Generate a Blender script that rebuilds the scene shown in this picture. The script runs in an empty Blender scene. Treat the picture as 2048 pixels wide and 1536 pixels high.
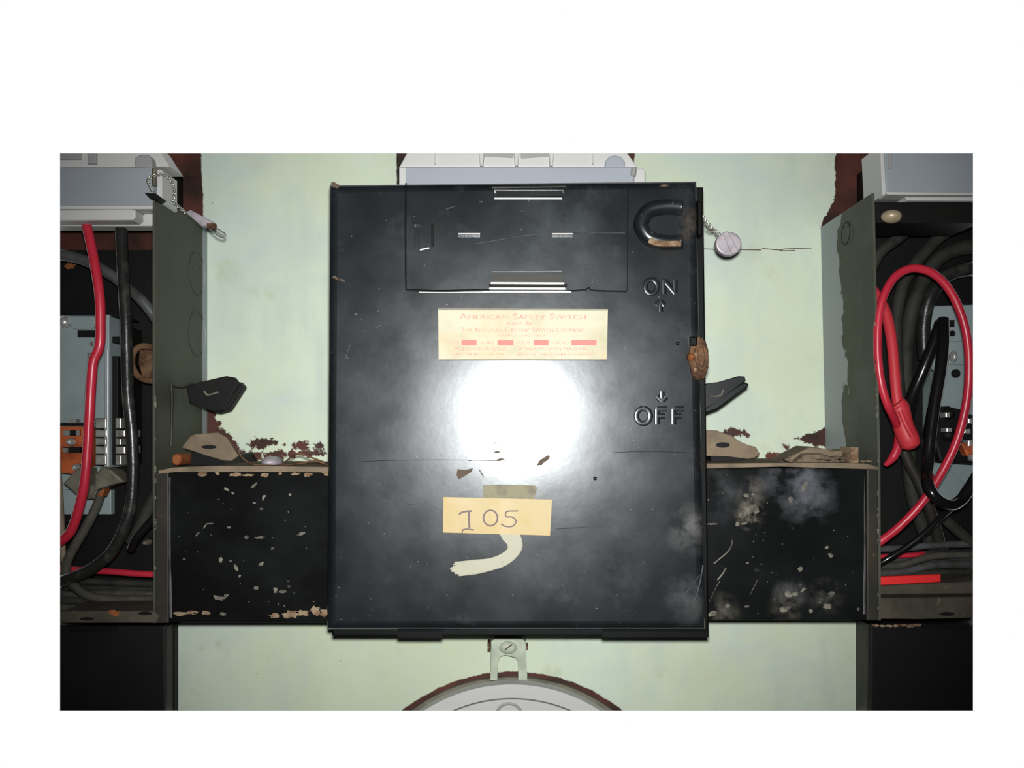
import bpy, bmesh, math, random
from mathutils import Vector, Matrix
random.seed(7)
sc = bpy.context.scene
COL = sc.collection
# ------------------------------------------------------------------ camera geometry
F = 1770.0; DC = 0.69; VX, VY = 1033.0, 864.0     # focal (px), camera to wall (m), principal point
def P(px, py, d=0.0):
    k = (DC - d) / F
    return Vector(((px - VX) * k, -d, -(py - VY) * k))
def S(d): return (DC - d) / F                       # metres per pixel at distance d before the wall

# ------------------------------------------------------------------ materials
def lin(c):
    return tuple(((v/255)/12.92 if v/255 <= .04045 else ((v/255+.055)/1.055)**2.4) for v in c) + (1,)
def mat(name, base, rough=.5, metal=0., spec=.5, layers=(), bump=None, rough_var=0., coat=0., patches=()):
    """layers: (scale, colour, lo, hi, detail, stretch) noise masks laid over the base colour"""
    m = bpy.data.materials.new(name); m.use_nodes = True
    nt = m.node_tree; N = nt.nodes; L = nt.links
    b = N['Principled BSDF']
    tc = N.new('ShaderNodeTexCoord')
    b.inputs['Roughness'].default_value = rough
    b.inputs['Metallic'].default_value = metal
    b.inputs['Specular IOR Level'].default_value = spec
    b.inputs['Coat Weight'].default_value = coat
    b.inputs['Specular Tint'].default_value = (.93,.97,1,1)
    prev = None
    for i, (scale, col, lo, hi, det, st) in enumerate(layers):
        mp = N.new('ShaderNodeMapping'); L.new(tc.outputs['Object'], mp.inputs[0])
        mp.inputs['Scale'].default_value = st; mp.inputs['Location'].default_value = (i*3.1, i*1.7, i*2.3)
        nz = N.new('ShaderNodeTexNoise'); nz.inputs['Scale'].default_value = scale
        nz.inputs['Detail'].default_value = det; nz.inputs['Roughness'].default_value = .6
        L.new(mp.outputs[0], nz.inputs['Vector'])
        mr = N.new('ShaderNodeMapRange'); mr.inputs['From Min'].default_value = lo; mr.inputs['From Max'].default_value = hi
        L.new(nz.outputs['Fac'], mr.inputs['Value'])
        mx = N.new('ShaderNodeMix'); mx.data_type = 'RGBA'
        L.new(mr.outputs['Result'], mx.inputs['Factor'])
        if prev: L.new(prev, mx.inputs['A'])
        else: mx.inputs['A'].default_value = base
        mx.inputs['B'].default_value = col
        prev = mx.outputs['Result']
    # soft-edged tinted patches: (px, py, depth, radius px, colour, noise scale, lo, hi)
    for px, py, d, rp, col, ns, lo, hi in patches:
        vs = N.new('ShaderNodeVectorMath'); vs.operation = 'DISTANCE'; L.new(tc.outputs['Object'], vs.inputs[0])
        vs.inputs[1].default_value = P(px, py, d)
        m1 = N.new('ShaderNodeMapRange'); m1.inputs['From Min'].default_value = rp*S(d); m1.inputs['From Max'].default_value = rp*S(d)*.25
        L.new(vs.outputs['Value'], m1.inputs['Value'])
        nz = N.new('ShaderNodeTexNoise'); nz.inputs['Scale'].default_value = ns; nz.inputs['Detail'].default_value = 8; nz.inputs['Roughness'].default_value = .62
        L.new(tc.outputs['Object'], nz.inputs['Vector'])
        m2 = N.new('ShaderNodeMapRange'); m2.inputs['From Min'].default_value = lo; m2.inputs['From Max'].default_value = hi
        L.new(nz.outputs['Fac'], m2.inputs['Value'])
        mu = N.new('ShaderNodeMath'); mu.operation = 'MULTIPLY'; L.new(m1.outputs[0], mu.inputs[0]); L.new(m2.outputs[0], mu.inputs[1])
        mx = N.new('ShaderNodeMix'); mx.data_type = 'RGBA'; L.new(mu.outputs[0], mx.inputs['Factor'])
        if prev: L.new(prev, mx.inputs['A'])
        else: mx.inputs['A'].default_value = base
        mx.inputs['B'].default_value = col; prev = mx.outputs['Result']
    if prev: L.new(prev, b.inputs['Base Color'])
    else: b.inputs['Base Color'].default_value = base
    m['out'] = 1
    if rough_var:
        nz = N.new('ShaderNodeTexNoise'); nz.inputs['Scale'].default_value = 35; nz.inputs['Detail'].default_value = 6
        L.new(tc.outputs['Object'], nz.inputs['Vector'])
        mr = N.new('ShaderNodeMapRange'); mr.inputs['From Min'].default_value = .3; mr.inputs['From Max'].default_value = .7
        mr.inputs['To Min'].default_value = rough - rough_var; mr.inputs['To Max'].default_value = rough + rough_var
        L.new(nz.outputs['Fac'], mr.inputs['Value']); L.new(mr.outputs['Result'], b.inputs['Roughness'])
    if bump:
        nz = N.new('ShaderNodeTexNoise'); nz.inputs['Scale'].default_value = bump[0]; nz.inputs['Detail'].default_value = 5
        L.new(tc.outputs['Object'], nz.inputs['Vector'])
        bp = N.new('ShaderNodeBump'); bp.inputs['Strength'].default_value = bump[1]; bp.inputs['Distance'].default_value = .001
        L.new(nz.outputs['Fac'], bp.inputs['Height']); L.new(bp.outputs[0], b.inputs['Normal'])
    return m
ONE = (1, 1, 1)
M = {}
M['enamel'] = mat('black_enamel', lin((20,22,24)), .262, 0, .6, [
        (14, lin((29,33,36)), .42, .68, 6, ONE), (60, lin((46,52,56)), .58, .80, 5, ONE),
        (420, lin((110,112,108)), .74, .765, 2, ONE)], bump=(38, .12), rough_var=.035,
        patches=[(1385,1060,.125,60,lin((84,84,84)),70,.42,.62),(1380,1190,.125,70,lin((74,76,76)),50,.42,.7),(1240,1150,.125,70,lin((56,60,64)),60,.4,.7),
                 (1130,470,.125,130,lin((60,66,68)),40,.42,.75),(760,1180,.125,90,lin((36,40,43)),50,.42,.7),
                 (1385,450,.125,40,lin((92,80,70)),60,.38,.6)])
M['enamel_dark'] = mat('black_enamel_dark', lin((8,8,7)), .5, 0, .15)
M['duct'] = mat('worn_black_steel', lin((16,17,16)), .24, 0, .08, [
        (18, lin((27,28,29)), .45, .7, 5, ONE), (160, lin((90,84,74)), .74, .77, 3, ONE)], bump=(60, .1))
M['duct_scuffed'] = mat('scuffed_black_steel', lin((17,18,18)), .26, 0, .1, [
        (16, lin((28,30,31)), .4, .7, 5, ONE), (90, lin((74,74,74)), .66, .80, 6, ONE),
        (150, lin((110,106,96)), .73, .78, 3, ONE)], bump=(60, .12),
        patches=[(1595,965,.1,85,lin((98,100,106)),55,.44,.66),(1622,1000,.1,60,lin((92,94,100)),60,.42,.66),(1560,950,.1,60,lin((70,72,76)),45,.4,.64),(1500,985,.1,40,lin((110,106,98)),70,.42,.66),
                 (1440,985,.1,70,lin((64,66,68)),45,.40,.66),(1500,1030,.1,34,lin((128,122,108)),90,.46,.62),(1580,1190,.1,40,lin((90,90,90)),60,.45,.66),
                 (1650,1195,.1,44,lin((80,78,72)),60,.46,.66),(1440,1225,.1,46,lin((86,84,76)),60,.46,.66),(1570,1220,.1,40,lin((84,80,72)),60,.46,.66)])
M['gloss_black'] = mat('gloss_black_steel', lin((16,16,17)), .35, .0, .5)
M['glint_edge'] = mat('lip_glint_metal', lin((190,188,186)), .34, 1., .5)  # bright metal tone stands in for the flash highlight along black lips
M['roll_edge'] = mat('edge_highlight_grey', lin((92,94,92)), .5, .2, .5, [(60, lin((60,62,60)), .45, .65, 4, ONE)])  # grey tone paints the highlight line along rolled black edges
M['matt_black'] = mat('matt_black_steel', lin((15,15,15)), .6, 0, .2, [(30, lin((23,22,20)), .45, .7, 4, ONE)])
M['boxblack'] = mat('plain_black_steel', lin((20,20,19)), .55, 0, .25, [(9, lin((28,28,25)), .45, .7, 4, ONE)])
M['brown_black'] = mat('brown_black_steel', lin((42,40,35)), .5, 0, .3, [(25, lin((58,52,44)), .45, .7, 5, ONE), (120, lin((110,96,76)), .66, .74, 4, ONE)])
M['dust'] = mat('dusty_tan_steel', lin((128,114,96)), .9, 0, .1, [
        (40, lin((104,92,78)), .4, .65, 6, ONE), (22, lin((150,136,116)), .55, .75, 6, ONE), (90, lin((120,84,58)), .66, .74, 4, ONE)], bump=(220, .6))
M['dust_dark'] = mat('dusty_grey_flange', lin((86,80,70)), .9, 0, .1, [
        (30, lin((66,62,55)), .4, .65, 6, ONE), (120, lin((124,112,96)), .68, .74, 4, ONE)], bump=(220, .5))
M['dust_dim'] = mat('dusty_rubber', lin((74,72,64)), .75, 0, .25, [(60, lin((52,51,47)), .4, .65, 5, ONE)], bump=(260, .3))
M['dust_dim2'] = mat('dusty_rubber_dark', lin((52,51,46)), .7, 0, .25, [(60, lin((36,35,33)), .4, .65, 5, ONE)], bump=(260, .3))
M['rust'] = mat('rusted_steel', lin((105,78,56)), .8, 0, .2, [(90, lin((66,46,34)), .42, .6, 6, ONE), (200, lin((150,124,96)), .62, .7, 4, ONE)], bump=(200, .8))
M['orange_rust'] = mat('orange_rust', lin((140,84,46)), .75, 0, .2, [(200, lin((120,66,40)), .45, .62, 5, ONE)], bump=(250, .5))
M['copper'] = mat('copper_bar', lin((196,100,54)), .5, .3, .5, [(80, lin((150,70,38)), .45, .65, 5, ONE)])
M['grey_plate'] = mat('grey_painted_plate', lin((144,157,158)), .45, 0, .4, [(20, lin((130,142,143)), .4, .65, 4, ONE)])
M['pale_steel'] = mat('pale_steel', lin((170,170,164)), .35, .5, .5, [(100, lin((128,124,116)), .45, .65, 4, ONE)])
M['bright_steel'] = mat('bright_zinc', lin((205,205,200)), .28, .6, .5)
M['lug_grey'] = mat('dull_metal_lug', lin((120,116,102)), .5, .3, .5, [(50, lin((88,84,72)), .45, .65, 5, ONE)], bump=(90, .4))
M['meter_blue'] = mat('grey_blue_plastic', lin((152,158,166)), .5, 0, .4, [(8, lin((142,148,154)), .4, .65, 3, ONE)])
M['meter_pale'] = mat('pale_grey_plastic', lin((192,192,190)), .5, 0, .4)
M['meter_mid'] = mat('mid_grey_plastic', lin((150,150,150)), .5, 0, .4)
M['red'] = mat('red_insulation', lin((192,44,62)), .34, 0, .5, [(30, lin((176,38,56)), .4, .65, 3, ONE)])
M['red_deep'] = mat('red_insulation_matt', lin((190,52,60)), .5, 0, .4)
M['redtape'] = mat('red_tape', lin((226,46,46)), .55, 0, .3)
M['cable'] = mat('black_insulation', lin((34,34,33)), .3, 0, .5, [(70, lin((66,65,60)), .52, .72, 5, ONE)], bump=(160, .3))
M['cable_gloss'] = mat('black_insulation_gloss', lin((20,20,20)), .2, 0, .6)
M['cable_grey'] = mat('grey_black_insulation', lin((78,80,80)), .45, 0, .4, [(60, lin((56,56,54)), .4, .65, 4, ONE)])
M['seal'] = mat('lead_seal', lin((172,164,170)), .45, .2, .5, [(90, lin((140,134,140)), .45, .65, 4, ONE)])
M['wire'] = mat('twisted_seal_wire', lin((206,206,196)), .25, .8, .5)
M['greenpaint'] = mat('green_painted_metal', lin((186,196,176)), .5, 0, .4, [(60, lin((160,168,150)), .4, .65, 4, ONE)])
M['plate_paper'] = mat('cream_name_plate', lin((200,196,174)), .8, 0, .04, [
        (30, lin((186,180,152)), .45, .65, 5, ONE), (18, lin((204,186,152)), .55, .7, 4, ONE)])
M['plate_red'] = mat('faded_red_ink', lin((208,136,122)), .6, 0, .2, [(160, lin((232,170,148)), .4, .62, 4, ONE)])
M['plate_red2'] = mat('red_ink_blocks', lin((208,126,118)), .6, 0, .2)
M['tape'] = mat('yellowed_masking_tape', lin((192,176,138)), .85, 0, .04, [
        (26, lin((190,166,112)), .45, .65, 4, ONE), (35, lin((200,184,152)), .52, .7, 5, ONE)], bump=(500, .2))
M['tape_old'] = mat('old_grey_tape', lin((138,134,112)), .8, 0, .05, [(60, lin((118,112,100)), .55, .68, 5, ONE)])
M['ink'] = mat('faded_pen_ink', lin((120,108,112)), .7, 0, .1)
M['numeral'] = mat('cream_brush_paint', lin((176,174,156)), .8, 0, .04, [(130, lin((150,150,138)), .58, .72, 6, ONE)])
M['chip'] = mat('paint_chip_rust', lin((92,80,70)), .8, 0, .1)
M['chip_tan'] = mat('paint_chip_tan', lin((146,128,104)), .85, 0, .1, [(150, lin((110,84,64)), .45, .6, 4, ONE)])
M['chip_pale'] = mat('paint_splash_pale', lin((128,124,112)), .8, 0, .1, [(150, lin((82,80,74)), .40, .6, 4, ONE)])
M['smudge'] = mat('grey_dust_smudge', lin((84,86,90)), .8, 0, .1, [(60, lin((52,54,58)), .4, .6, 6, ONE)])
M['tan_bolt'] = mat('tan_bolt_head', lin((176,160,132)), .4, .2, .5)

def side_material(name, base, base2, limit):
    """olive steel side; its rear edge still carries ragged blue-grey paint"""
    m = mat(name, lin(base), .6, 0, .3, [(22, lin(base2), .42, .66, 5, ONE), (90, lin((118,114,96)), .70, .76, 4, ONE)], bump=(70, .25))
    nt = m.node_tree; N = nt.nodes; L = nt.links; b = N['Principled BSDF']
    src = b.inputs['Base Color'].links[0].from_socket
    tc = N.new('ShaderNodeTexCoord'); sp = N.new('ShaderNodeSeparateXYZ'); L.new(tc.outputs['Object'], sp.inputs[0])
    nz = N.new('ShaderNodeTexNoise'); nz.inputs['Scale'].default_value = 26; nz.inputs['Detail'].default_value = 6
    L.new(tc.outputs['Object'], nz.inputs['Vector'])
    a = N.new('ShaderNodeMath'); a.operation = 'MULTIPLY_ADD'; a.inputs[1].default_value = .09 if limit > .02 else .006; 
    L.new(nz.outputs['Fac'], a.inputs[0]); L.new(sp.outputs['Y'], a.inputs[2])
    mr = N.new('ShaderNodeMapRange'); off = (.045 if limit > .02 else .003) - limit
    mr.inputs['From Min'].default_value = off; mr.inputs['From Max'].default_value = off + .002
    L.new(a.outputs[0], mr.inputs['Value'])
    mx = N.new('ShaderNodeMix'); mx.data_type = 'RGBA'
    L.new(mr.outputs['Result'], mx.inputs['Factor']); L.new(src, mx.inputs['A']); mx.inputs['B'].default_value = lin((150,158,160))
    L.new(mx.outputs['Result'], b.inputs['Base Color'])
    return m
M['side_left'] = side_material('olive_steel_side', (72,74,62), (62,66,57), .012)
M['side_right'] = side_material('olive_steel_side_painted', (68,72,61), (84,86,77), .042)

# ------------------------------------------------------------------ mesh helpers
class MB:
    def __init__(s): s.bm = bmesh.new()
    def _ring_face(s, pts): return s.bm.faces.new([s.bm.verts.new(p) for p in pts])
    def prism(s, poly, d0, d1, bevel=0, seg=2, back_scale=1.0):
        """poly = pixel outline seen at front distance d1; extruded straight back to d0"""
        pts = [P(x, y, d1) for x, y in poly]
        a = sum((pts[i].x*pts[(i+1) % len(pts)].z - pts[(i+1) % len(pts)].x*pts[i].z) for i in range(len(pts)))
        if a < 0: pts.reverse()
        b2 = bmesh.new()
        fv = [b2.verts.new(p) for p in pts]
        bv = [b2.verts.new(Vector((p.x, -d0, p.z))) for p in pts]
        n = len(pts)
        top = b2.faces.new(fv); b2.faces.new(bv[::-1])
        for i in range(n): b2.faces.new((fv[i], bv[i], bv[(i+1) % n], fv[(i+1) % n]))
        if bevel: bmesh.ops.bevel(b2, geom=list(top.edges), offset=bevel, segments=seg, affect='EDGES', profile=.5)
        s.merge(b2); return s
    def merge(s, b2):
        me = bpy.data.meshes.new('tmp'); b2.to_mesh(me); b2.free(); s.bm.from_mesh(me); bpy.data.meshes.remove(me)
    def rect(s, x0, y0, x1, y1, d0, d1, bevel=0, seg=2):
        return s.prism([(x0,y0),(x1,y0),(x1,y1),(x0,y1)], d0, d1, bevel, seg)
    def hexa(s, v):
        vs = [s.bm.verts.new(p) for p in v]
        for f in ((0,1,2,3),(7,6,5,4),(0,4,5,1),(1,5,6,2),(2,6,7,3),(3,7,4,0)): s.bm.faces.new([vs[i] for i in f])
        return s
    def ellipse(s, cx, cy, rx, ry, d0, d1, bevel=0, n=28, seg=2, rot=0):
        c, q = math.cos(rot), math.sin(rot)
        return s.prism([(cx+rx*math.cos(t)*c-ry*math.sin(t)*q, cy+rx*math.cos(t)*q+ry*math.sin(t)*c) for t in [i*2*math.pi/n for i in range(n)]], d0, d1, bevel, seg)
    def tube(s, pts, r, n=14, steps=9, flat=1.0, caps=True):
        """pts: (px, py, depth) or (px, py, depth, radius_px); r: radius in pixels at that depth"""
        W = [P(p[0], p[1], p[2]) for p in pts]; R = [(p[3] if len(p) > 3 else r) * S(p[2]) for p in pts]
        out = []; rad = []
        if len(W) == 2 or steps == 1: out, rad = W, R
        else:
            for i in range(len(W)-1):
                p0, p1, p2, p3 = W[max(i-1,0)], W[i], W[i+1], W[min(i+2,len(W)-1)]
                for k in range(steps):
                    t = k/steps
                    out.append(.5*((2*p1)+(p2-p0)*t+(2*p0-5*p1+4*p2-p3)*t*t+(3*p1-p0-3*p2+p3)*t**3))
                    rad.append(R[i]*(1-t)+R[i+1]*t)
            out.append(W[-1]); rad.append(R[-1])
        up = Vector((0, 1, 0)); rings = []
        for i, p in enumerate(out):
            t = (out[min(i+1,len(out)-1)] - out[max(i-1,0)])
            if t.length < 1e-9: t = Vector((0,0,1))
            t.normalize(); u = t.cross(up)
            if u.length < 1e-4: u = Vector((1,0,0))
            u.normalize(); v = u.cross(t).normalized()
            rings.append([s.bm.verts.new(p + (u*math.cos(a) + v*math.sin(a)*flat)*rad[i]) for a in [k*2*math.pi/n for k in range(n)]])
        for a, b in zip(rings, rings[1:]):
            for k in range(n):
                f = s.bm.faces.new((a[k], a[(k+1) % n], b[(k+1) % n], b[k])); f.smooth = True
        if caps:
            for ring, c0, c1 in ((rings[0][::-1], out[0], out[1]), (rings[-1], out[-1], out[-2])):
                cv = [s.bm.verts.new(v.co) for v in ring]; s.bm.faces.new(cv)
        return s
    def blotch(s, cx, cy, rx, ry, d, rot=0, n=13, th=.0002, rag=.35):
        pts = []
        for i in range(n):
            t = i*2*math.pi/n; k = 1 + random.uniform(-rag, rag)
            x, y = rx*k*math.cos(t), ry*k*math.sin(t)
            pts.append((cx + x*math.cos(rot) - y*math.sin(rot), cy + x*math.sin(rot) + y*math.cos(rot)))
        return s.prism(pts, d - .0003, d + th)
    def dome(s, cx, cy, rx, ry, d0, d1, n=24, m=6):
        c = P(cx, cy, d0); k = S(d0); h = d1 - d0; rings = []
        for j in range(m):
            a = j/m*math.pi/2
            rings.append([s.bm.verts.new(c + Vector((rx*k*math.cos(a)*math.cos(t), -h*math.sin(a), ry*k*math.cos(a)*math.sin(t)))) for t in [i*2*math.pi/n for i in range(n)]])
        top = s.bm.verts.new(c + Vector((0, -h, 0)))
        for a, b in zip(rings, rings[1:]):
            for i in range(n): s.bm.faces.new((a[i], a[(i+1) % n], b[(i+1) % n], b[i])).smooth = True
        for i in range(n): s.bm.faces.new((rings[-1][i], rings[-1][(i+1) % n], top)).smooth = True
        s.bm.faces.new(rings[0][::-1])
        return s
    def text(s, body, cx, cy, h, d, width=None, caps_scale=None, extrude=.0001, spacing=1.0):
        cu = bpy.data.curves.new('t', 'FONT'); cu.body = body; cu.align_x = 'CENTER'; cu.align_y = 'CENTER'
        cu.size = 1.0; cu.resolution_u = 2; cu.space_character = spacing
        if caps_scale:
            cu.small_caps_scale = caps_scale
            for f in cu.body_format: f.use_small_caps = True
        o = bpy.data.objects.new('t', cu); COL.objects.link(o)
        bpy.context.view_layer.update()
        me = bpy.data.meshes.new_from_object(o.evaluated_get(bpy.context.evaluated_depsgraph_get()))
        bpy.data.objects.remove(o); bpy.data.curves.remove(cu)
        xs = [v.co.x for v in me.vertices]; ys = [v.co.y for v in me.vertices]
        k = S(d); w = max(xs)-min(xs); hh = max(ys)-min(ys)
        sy = h*k/hh; sx = width*k/w if width else sy
        c = P(cx, cy, d); mx_, my_ = (max(xs)+min(xs))/2, (max(ys)+min(ys))/2
        for v in me.vertices: v.co = Vector((c.x + (v.co.x-mx_)*sx, -d-extrude, c.z + (v.co.y-my_)*sy))
        s.bm.from_mesh(me); bpy.data.meshes.remove(me); return s
    def clip(s):
        cam = Vector((0, -DC, 0))
        x0, y0, x1, y1 = 120, 307, 1946, 1421
        c = [P(x0,y0)-cam, P(x1,y0)-cam, P(x1,y1)-cam, P(x0,y1)-cam]
        for a, b in ((0,1),(1,2),(2,3),(3,0)):
            n = c[a].cross(c[b]).normalized()
            if n.dot(P(1033,864)-cam) > 0: n = -n
            if not any((v.co-cam).dot(n) > 1e-6 for v in s.bm.verts): continue
            r = bmesh.ops.bisect_plane(s.bm, geom=s.bm.verts[:]+s.bm.edges[:]+s.bm.faces[:], dist=1e-7, plane_co=cam, plane_no=n, clear_outer=True)
            ed = [e for e in r['geom_cut'] if isinstance(e, bmesh.types.BMEdge) and e.is_valid and len(e.link_faces) == 1]
            if ed: bmesh.ops.edgeloop_fill(s.bm, edges=ed)
    def build(s, name, mt, parent=None, clip=True):
        if clip: s.clip()
        bmesh.ops.recalc_face_normals(s.bm, faces=s.bm.faces[:])
        me = bpy.data.meshes.new(name); s.bm.to_mesh(me); s.bm.free()
        me.materials.append(M[mt] if isinstance(mt, str) else mt)
        o = bpy.data.objects.new(name, me); COL.objects.link(o)
        if parent:
            o.parent = parent
            if parent.type == 'EMPTY': o.location = -parent.location
        return o
def part(name, mt, parent, fn):
    mb = MB(); fn(mb); return mb.build(name, mt, parent)
def thing(name, label, cat, loc, group=None):
    o = bpy.data.objects.new(name, None); COL.objects.link(o); o.location = loc; o.empty_display_size = .01
    o['label'] = label; o['category'] = cat
    if group: o['group'] = group
    return o
def tag(o, label, cat, group=None):
    o['label'] = label; o['category'] = cat
    if group: o['group'] = group
    return o

# ================================================================== THE WALL
def seg_dist(px, py, a, b):
    ax, ay = a; bx, by = b; vx, vy = bx-ax, by-ay
    t = max(0, min(1, ((px-ax)*vx+(py-ay)*vy)/(vx*vx+vy*vy+1e-9)))
    return math.hypot(px-ax-vx*t, py-ay-vy*t)
def sdf(px, py, poly):
    inside = False; d = 1e9; n = len(poly)
    for i in range(n):
        a, b = poly[i], poly[(i+1) % n]
        d = min(d, seg_dist(px, py, a, b))
        if (a[1] > py) != (b[1] > py) and px < (b[0]-a[0])*(py-a[1])/(b[1]-a[1])+a[0]: inside = not inside
    return d if inside else -d
# bare red-brown board where the green paint is missing: (outline, raggedness in px)
BARE = [([(100,290),(402,290),(403,340),(407,400),(405,470),(350,520),(100,520)], 3),
        ([(793,290),(905,290),(1273,290),(1268,318),(1268,380),(793,380)], 2),
        ([(1672,290),(1960,290),(1960,520),(1690,520),(1648,470),(1640,455),(1668,400)], 5),
        ([(380,800),(428,822),(440,850),(470,880),(500,925),(380,940)], 14),
        ([(495,878),(520,876),(548,882),(552,892),(520,900),(498,892)], 16),
        ([(480,905),(650,900),(650,912),(560,916),(480,918)], 13),
        ([(560,888),(640,884),(650,896),(600,900)], 12),
        ([(1595,878),(1625,866),(1660,850),(1660,900),(1610,885)], 12),
        ([(1440,862),(1490,858),(1500,872),(1450,874)], 11),
        ([(1530,905),(1562,902),(1562,918),(1530,920)], 10),
        ([(1565,888),(1580,888),(1578,898),(1567,898)], 6)]
def bare(px, py):
    best = -60.0; rag = 3
    for poly, r in BARE:
        xs = [p[0] for p in poly]; ys = [p[1] for p in poly]
        if px < min(xs)-60 or px > max(xs)+60 or py < min(ys)-60 or py > max(ys)+60: continue
        d = sdf(px, py, poly)
        if d > best: best, rag = d, r
    d = 349 - math.hypot(px-1025, py-1692)
    if d > best: best, rag = d, 3
    return best, rag
def build_wall():
    bm = bmesh.new(); step = 6; x0, y0, x1, y1 = 120, 307, 1946, 1421
    nx = int((x1-x0)/step)+1; ny = int((y1-y0)/step)+1
    lay = bm.verts.layers.float.new('bare'); lay2 = bm.verts.layers.float.new('rag')
    g = []
    for j in range(ny+1):
        row = []
        for i in range(nx+1):
            px, py = min(x0+i*step, x1), min(y0+j*step, y1)
            v = bm.verts.new(P(px, py, 0)); b, r = bare(px, py); v[lay] = b; v[lay2] = r; row.append(v)
        g.append(row)
    for j in range(ny):
        for i in range(nx):
            bm.faces.new((g[j][i], g[j+1][i], g[j+1][i+1], g[j][i+1]))
    bmesh.ops.remove_doubles(bm, verts=bm.verts[:], dist=1e-6)
    ed = [e for e in bm.edges if e.is_boundary]
    r = bmesh.ops.extrude_edge_only(bm, edges=ed)
    for v in [q for q in r['geom'] if isinstance(q, bmesh.types.BMVert)]: v.co.y += .02
    bmesh.ops.edgeloop_fill(bm, edges=[e for e in bm.edges if e.is_boundary])
    bmesh.ops.recalc_face_normals(bm, faces=bm.faces[:])
    me = bpy.data.meshes.new('wall_back'); bm.to_mesh(me); bm.free()
    m = mat('pale_green_paint_on_board', lin((203,216,196)), .55, 0, .25, [
        (5, lin((196,206,178)), .42, .62, 5, ONE), (9, lin((192,205,196)), .48, .68, 5, (1,1,2)),
        (26, lin((178,186,152)), .62, .80, 6, ONE), (14, lin((190,203,190)), .5, .75, 7, (3,1,1)),
        (200, lin((150,150,120)), .74, .78, 2, ONE)], bump=(30, .35))
    nt = m.node_tree; N = nt.nodes; L = nt.links; b = N['Principled BSDF']
    src = b.inputs['Base Color'].links[0].from_socket
    a1 = N.new('ShaderNodeAttribute'); a1.attribute_name = 'bare'
    a2 = N.new('ShaderNodeAttribute'); a2.attribute_name = 'rag'
    tc = N.new('ShaderNodeTexCoord')
    nz = N.new('ShaderNodeTexNoise'); nz.inputs['Scale'].default_value = 110; nz.inputs['Detail'].default_value = 7; nz.inputs['Roughness'].default_value = .7
    L.new(tc.outputs['Object'], nz.inputs['Vector'])
    s1 = N.new('ShaderNodeMath'); s1.operation = 'SUBTRACT'; s1.inputs[1].default_value = .5; L.new(nz.outputs['Fac'], s1.inputs[0])
    s2 = N.new('ShaderNodeMath'); s2.operation = 'MULTIPLY'; L.new(s1.outputs[0], s2.inputs[0]); L.new(a2.outputs['Fac'], s2.inputs[1])
    s3 = N.new('ShaderNodeMath'); s3.operation = 'MULTIPLY_ADD'; s3.inputs[1].default_value = 4.0; L.new(s2.outputs[0], s3.inputs[0]); L.new(a1.outputs['Fac'], s3.inputs[2])
    mr = N.new('ShaderNodeMapRange'); mr.inputs['From Min'].default_value = -1; mr.inputs['From Max'].default_value = 1; L.new(s3.outputs[0], mr.inputs['Value'])
    nb = N.new('ShaderNodeTexNoise'); nb.inputs['Scale'].default_value = 28; nb.inputs['Detail'].default_value = 6; L.new(tc.outputs['Object'], nb.inputs['Vector'])
    cr = N.new('ShaderNodeValToRGB'); L.new(nb.outputs['Fac'], cr.inputs[0])
    cr.color_ramp.elements[0].position = .35; cr.color_ramp.elements[0].color = lin((40,28,22))
    cr.color_ramp.elements[1].position = .68; cr.color_ramp.elements[1].color = lin((92,50,42))
    mx = N.new('ShaderNodeMix'); mx.data_type = 'RGBA'
    L.new(mr.outputs['Result'], mx.inputs['Factor']); L.new(src, mx.inputs['A']); L.new(cr.outputs[0], mx.inputs['B'])
    L.new(mx.outputs['Result'], b.inputs['Base Color'])
    me.materials.append(m)
    o = bpy.data.objects.new('wall_back', me); COL.objects.link(o); o['kind'] = 'structure'
    o['label'] = 'pale green painted board wall with flaked patches'
    mb = MB()
    for pts in ([(1408,498),(1440,499),(1470,499),(1522,500)], [(1524,497),(1560,500),(1572,498),(1623,496)], [(1560,502),(1590,501)]):
        mb.tube([(x, y, .0001) for x, y in pts], .9, n=6, flat=.3)
    mb.build('crack', 'chip', o)
    return o
build_wall()

# ================================================================== MAIN SAFETY SWITCH
FRONT = .100; LID = .125
sw = thing('safety_switch', 'large black enamelled safety switch box with cream name plate and 105 tape', 'switch box', P(1033, 1262, 0))
part('box_body', 'enamel_dark', sw, lambda b: (b.prism([(668,374),(1407,374),(1418,1272),(664,1272)], .0005, .112, .001, 1),
     b.rect(795,1262,885,1276,.10,.1135), b.rect(1205,1262,1418,1275,.10,.1135)))
# cover with the finger groove and slots really cut in
cover = MB().prism([(656,366),(1396,358),(1413,1262),(651,1262)], .1125, LID, .0062, 6).build('cover', 'enamel', None)
cut = MB()
cut.tube([(1366,416,LID),(1330,414,LID),(1299,421,LID),(1284,440,LID),(1284,458,LID),(1299,477,LID),(1330,485,LID),(1366,484,LID)], 15.5, n=20, flat=.7)
def apply_bool(o, c, op='DIFFERENCE'):
    md = o.modifiers.new('b', 'BOOLEAN'); md.operation = op; md.object = c; md.solver = 'EXACT'
    bpy.context.view_layer.update()
    me = bpy.data.meshes.new_from_object(o.evaluated_get(bpy.context.evaluated_depsgraph_get()))
    o.modifiers.clear(); o.data = me; bpy.data.objects.remove(c)
def weld(mb):
    bmesh.ops.remove_doubles(mb.bm, verts=mb.bm.verts[:], dist=1e-7); return mb.build('cut', 'enamel', None, clip=False)
apply_bool(cover, weld(cut))
for x0, y0, x1, y1 in ((988,378,1128,396),(828,447,840,498),(916,468,960,479),(1104,468,1146,479),(984,547,1126,566)):
    apply_bool(cover, weld(MB().rect(x0, y0, x1, y1, LID-.004, LID+.002)))
cover.parent = sw; cover.location = -sw.location
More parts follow.
